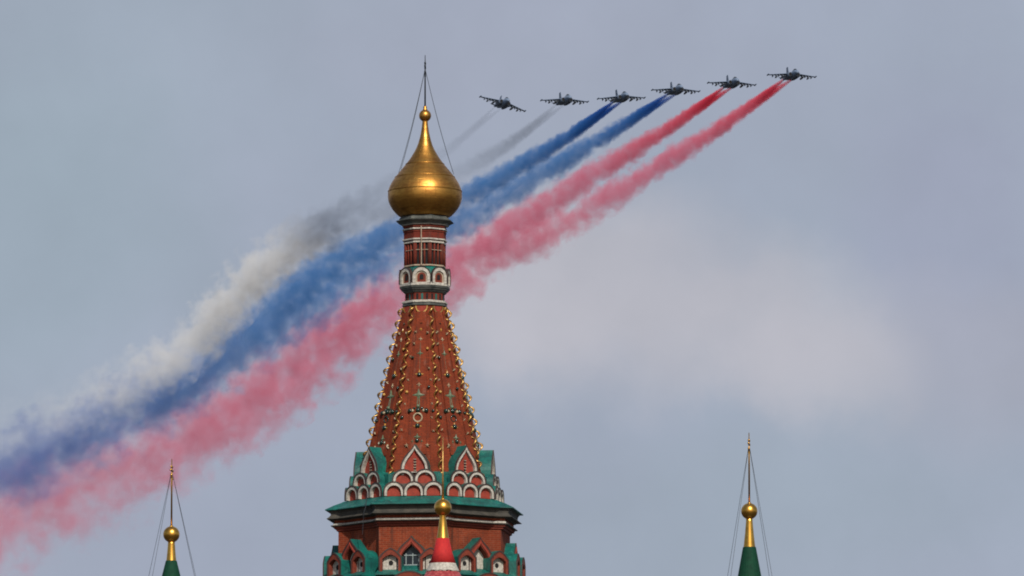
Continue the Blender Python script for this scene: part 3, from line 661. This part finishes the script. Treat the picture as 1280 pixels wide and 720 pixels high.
jets = [ # x, y of the wing root in the picture, bank, yaw, label
    (628.5, 130.0, 16, 'dark grey jet banked steeply at the left end of the formation'),
    (706.0, 126.5, 0, 'dark grey jet second from the left, trailing faint grey smoke'),
    (777.0, 123.0, -3, 'dark grey jet leading the left one of the two blue smoke trails'),
    (845.0, 113.5, 0, 'dark grey jet leading the right one of the two blue smoke trails'),
    (915.0, 105.0, 1, 'dark grey jet leading the left one of the two red smoke trails'),
    (990.0, 95.0, 1, 'dark grey jet at the far right and highest of the formation')]
first = None; built = []
for x, y, bank, lab in jets:
    j = make_jet(lab) if first is None else dup(first)
    first = first or j
    j['label'] = lab
    j.location = PZ(x, y, ALT)
    los = math.atan2(j.location.x, j.location.y)
    j.rotation_mode = 'XYZ'
    j.rotation_euler = (R(2.0), R(-bank), math.pi + R(13) - los)
    built.append(j)

# ------------------------------------------------------------------ smoke trails (real volumes at the jets' height)
def curve_node(nt_, fac, xs, ys):
    n = nt_.nodes.new('ShaderNodeFloatCurve'); c = n.mapping.curves[0]; n.mapping.use_clip = False
    pts = list(zip(xs, ys))
    c.points[0].location = pts[0]; c.points[1].location = pts[-1]
    for p in pts[1:-1]: c.points.new(*p)
    n.mapping.update(); nt_.links.new(fac, n.inputs['Value']); return n.outputs[0]
def lerp_table(tab, x):
    for (a, va), (b, vb) in zip(tab, tab[1:]):
        if x <= b: return va + (vb - va) * max(0, (x - a)) / (b - a)
    return tab[-1][1]
def trail(idx, label, way, width, dens, cols, seed, nozzle=True):
    """way: picture points on the level of the jets; width: (px along, half width px); dens: (px along, density per m at 10 m radius); cols: (px along, colour)"""
    jm = built[idx]; S = jm.location + jm.rotation_euler.to_matrix() @ Vector((0, -5.2, 0.0)); HZ = S.z
    way = list(way); rel = S - Vector((0, 0, CAMZ))
    fw = Vector((0, math.cos(PITCH), math.sin(PITCH))); up = Vector((0, -math.sin(PITCH), math.cos(PITCH)))
    way[0] = (640 + F * rel.x / rel.dot(fw), 360 - F * rel.dot(up) / rel.dot(fw))
    E = PZ(*way[-1], HZ)
    ax = (E - S); L = ax.length; ang = math.atan2(ax.y, ax.x)
    loc = []; along = 0; prev = way[0]
    NP = 22
    # resample the picture polyline smoothly
    segs = []; tot = 0
    for a, b in zip(way, way[1:]):
        l = math.hypot(b[0] - a[0], b[1] - a[1]); segs.append((tot, tot + l, a, b)); tot += l
    def pic(s):
        for s0, s1, a, b in segs:
            if s <= s1 + 1e-6: t_ = (s - s0) / (s1 - s0); return (a[0] + (b[0] - a[0]) * t_, a[1] + (b[1] - a[1]) * t_)
        return way[-1]
    rows = []
    for i in range(NP + 1):
        s = tot * (i / NP) ** 1.5
        q = pic(s); w = PZ(*q, HZ); d = w - S
        x = d.x * math.cos(ang) + d.y * math.sin(ang); y = -d.x * math.sin(ang) + d.y * math.cos(ang)
        dist = (w - Vector((0, 0, CAMZ))).length
        rows.append([max(x, 0), y, lerp_table(width, s) * dist / F, s, dist])
    # integral of dx / radius gives a coordinate in which the billows keep their proportion
    I = 0; rows[0].append(0.0)
    for a, b in zip(rows, rows[1:]): I += (b[0] - a[0]) / ((a[2] + b[2]) / 2); b.append(I)
    m = bpy.data.materials.new('smoke_' + 'abcdef'[idx]); m.use_nodes = True; t = m.node_tree; t.nodes.clear()
    co = N(t, 'ShaderNodeTexCoord').outputs['Object']; sp_ = N(t, 'ShaderNodeSeparateXYZ', inp={0: co})
    xn = M(t, 'DIVIDE', sp_.outputs[0], L, clamp=True)
    xs = [r[0] / L for r in rows]
    xs[-1] = 1.0
    YS = 200.0
    yo = M(t, 'MULTIPLY', M(t, 'SUBTRACT', curve_node(t, xn, xs, [0.5 + r[1] / YS for r in rows]), 0.5), YS)
    rad = M(t, 'MULTIPLY', curve_node(t, xn, xs, [r[2] / 40 for r in rows]), 40)
    den = M(t, 'MULTIPLY', curve_node(t, xn, xs, [lerp_table(dens, r[3]) / 4 for r in rows]), 4)
    sco = M(t, 'MULTIPLY', curve_node(t, xn, xs, [r[5] / I for r in rows]), I)
    cy = M(t, 'SUBTRACT', sp_.outputs[1], yo)
    if nozzle:
        sep = M(t, 'MULTIPLY', M(t, 'SUBTRACT', 1.0, M(t, 'DIVIDE', sp_.outputs[0], 60.0), clamp=True), 1.18)
        cyr = M(t, 'SUBTRACT', M(t, 'ABSOLUTE', cy), sep)
    else: cyr = cy
    ny = M(t, 'DIVIDE', cyr, rad); nz = M(t, 'DIVIDE', sp_.outputs[2], rad)
    rr = M(t, 'SQRT', M(t, 'ADD', M(t, 'MULTIPLY', ny, ny), M(t, 'MULTIPLY', nz, nz)))
    q = N(t, 'ShaderNodeCombineXYZ', inp={0: M(t, 'MULTIPLY', sco, 0.42), 1: M(t, 'DIVIDE', cy, rad), 2: nz}).outputs[0]
    q = VM(t, 'ADD', q, (seed * 13.7, seed * 5.1, seed * 3.3)).outputs[0]
    n1 = N(t, 'ShaderNodeTexNoise', inp={'Vector': q, 'Scale': 1.3, 'Detail': 4.0, 'Roughness': 0.6}).outputs['Fac']
    puff = N(t, 'ShaderNodeTexNoise', inp={'Vector': q, 'Scale': 0.42, 'Detail': 1.0}).outputs['Fac']
    amp = M(t, 'MULTIPLY', curve_node(t, xn, xs, [lerp_table([(0, 0.04), (25, 0.10), (70, 0.34), (200, 0.52), (420, 1.0), (700, 1.0), (1400, 1.0)], r[3]) for r in rows]), 4.0)
    e = M(t, 'ADD', M(t, 'SUBTRACT', 0.86, rr), M(t, 'MULTIPLY', M(t, 'SUBTRACT', n1, 0.5), amp))
    e = M(t, 'ADD', e, M(t, 'MULTIPLY', M(t, 'SUBTRACT', puff, 0.5), M(t, 'MULTIPLY', amp, 0.38)))
    shp = curve_node(t, xn, xs, [min(1, 0.95 / (1 + r[3] / 1500)) for r in rows])
    body = M(t, 'MULTIPLY', e, M(t, 'MULTIPLY', shp, 2.6), clamp=True)
    nf = N(t, 'ShaderNodeTexNoise', inp={'Vector': q, 'Scale': 2.1, 'Detail': 3.0, 'Roughness': 0.6}).outputs['Fac']
    mod = N(t, 'ShaderNodeMapRange', inp={'Value': nf, 'From Min': 0.40, 'From Max': 0.64, 'To Min': 0.25, 'To Max': 2.0}).outputs[0]
    mf = curve_node(t, xn, xs, [lerp_table([(0, 0.0), (80, 0.25), (300, 0.5), (480, 1.0), (1400, 1.0)], r[3]) for r in rows])
    mod = M(t, 'MULTIPLY_ADD', M(t, 'SUBTRACT', mod, 1.0), mf, 1.0)
    D = M(t, 'MULTIPLY', M(t, 'MULTIPLY', body, den), mod)
    cr = N(t, 'ShaderNodeValToRGB', inp={0: xn}); els = cr.color_ramp.elements
    cl_ = [(lerp_table([(r[3], r[0] / L) for r in rows], a), c) for a, c in cols]
    els[0].position = cl_[0][0]; els[0].color = (*cl_[0][1], 1); els[1].position = cl_[-1][0]; els[1].color = (*cl_[-1][1], 1)
    for p, c in cl_[1:-1]: e_ = els.new(p); e_.color = (*c, 1)
    pv = N(t, 'ShaderNodeVolumePrincipled', inp={'Color': cr.outputs[0], 'Density': D, 'Anisotropy': -0.15, 'Absorption Color': (0, 0, 0, 1)})
    pv.inputs['Density Attribute'].default_value = ''
    o_ = N(t, 'ShaderNodeOutputMaterial'); t.links.new(pv.outputs[0], o_.inputs['Volume'])
    m.cycles.volume_step_rate = 1.0
    # hull: a lumpy tube just outside the smoke
    bm = bmesh.new(); rg = random.Random(seed); rings = []
    K = 70
    tb = [(r[0], (r[1], r[2])) for r in rows]
    for i in range(K + 1):
        x = L * (i / K) ** 1.4
        y = lerp_table([(a, b[0]) for a, b in tb], x); ra = lerp_table([(a, b[1]) for a, b in tb], x)
        sepx = 1.25 * max(0, 1 - x / 60) if nozzle else 0
        lump = 1.0
        rings.append([(x, y + math.cos(2*math.pi*j/20) * (ra * 1.42 * lump + sepx), math.sin(2*math.pi*j/20) * ra * 1.42 * lump) for j in range(20)])
    loft(bm, rings)
    o = obj('smoke_trail', bm, m, None, True, label=label, category='smoke trail', group='coloured smoke trails behind the jets')
    o.location = S; o.rotation_euler.z = ang
    return o
W0 = [(0, 1.8), (20, 4.6), (60, 9.5), (120, 14), (200, 18.5), (300, 23.5), (450, 30), (650, 36), (900, 43), (1300, 52)]
DR = [(0, 2.2), (20, 1.2), (60, 0.32), (120, 0.15), (200, 0.082), (300, 0.052), (450, 0.032), (650, 0.025), (800, 0.018), (1000, 0.012), (1300, 0.007)]
DWH = [(0, 0.09), (30, 0.045), (90, 0.013), (150, 0.013), (210, 0.026), (270, 0.040), (320, 0.034), (430, 0.031), (520, 0.019), (590, 0.010), (660, 0.005), (740, 0.0025), (1200, 0.001)]
GRY = (0.30, 0.34, 0.42); WHT = (0.95, 0.945, 0.93); SHADE_BRN = (0.46, 0.42, 0.37)  # white smoke: sunlit white, dull grey and brown shading are put into its colour
RD0, RD1, RD2 = (0.78, 0.045, 0.085), (0.85, 0.21, 0.31), (0.86, 0.31, 0.41)
BL0, BL1, BL2 = (0.03, 0.09, 0.42), (0.085, 0.27, 0.60), (0.18, 0.34, 0.66)
trail(0, 'faint white and grey smoke trail, uppermost of the six', [(622, 134), (560, 188), (480, 236), (400, 280), (335, 322), (290, 372), (245, 424), (190, 464), (125, 498), (0, 545), (-120, 590)],
      [(0, 1.5), (30, 5), (120, 13), (230, 22), (330, 27), (500, 31), (800, 38), (1300, 44)], DWH, [(0, GRY), (270, GRY), (330, (0.9, 0.89, 0.87)), (1200, WHT)], 1)
trail(1, 'faint white and grey smoke trail starting at the second jet', [(701, 134), (640, 178), (560, 226), (480, 262), (400, 298), (335, 340), (285, 390), (238, 440), (180, 480), (110, 518), (0, 562), (-120, 605)],
      [(0, 1.8), (30, 6), (120, 14), (250, 20), (400, 22), (600, 26), (900, 32), (1300, 40)], [(a + 60, b) for a, b in DWH], [(0, GRY), (335, GRY), (360, SHADE_BRN), (450, (0.66, 0.63, 0.58)), (560, WHT), (1200, WHT)], 2)
trail(2, 'dark blue smoke trail, left one of the two blue trails', [(771, 131), (700, 178), (600, 236), (500, 287), (400, 340), (330, 392), (275, 438), (220, 476), (150, 514), (80, 548), (0, 584), (-120, 632)],
      W0, [(a, b * 1.15) for a, b in DR], [(0, BL0), (50, (0.045, 0.18, 0.50)), (150, BL1), (400, BL1), (620, BL2), (1000, (0.20, 0.26, 0.58))], 3)
trail(3, 'mid blue smoke trail, right one of the two blue trails', [(838, 121), (760, 168), (680, 216), (600, 264), (500, 314), (400, 372), (320, 424), (250, 472), (180, 514), (90, 560), (0, 602), (-120, 655)],
      W0, DR, [(0, BL0), (50, (0.045, 0.18, 0.50)), (150, BL1), (400, BL1), (620, BL2), (1000, (0.22, 0.26, 0.58))], 4)
trail(4, 'red smoke trail directly below the blue ones', [(908, 113), (840, 158), (760, 208), (680, 256), (600, 304), (500, 358), (400, 424), (300, 494), (200, 556), (100, 600), (0, 636), (-120, 690)],
      W0, DR, [(0, RD0), (80, (0.84, 0.13, 0.20)), (220, RD1), (900, RD2)], 5)
trail(5, 'pinkish red smoke trail, lowest of the six', [(983, 102), (900, 160), (800, 224), (700, 280), (600, 330), (500, 388), (400, 458), (300, 524), (200, 584), (100, 632), (0, 678), (-120, 735)],
      W0, DR, [(0, RD0), (60, (0.84, 0.15, 0.22)), (180, RD1), (900, RD2)], 6)
sc.cycles.volume_step_rate = 0.10
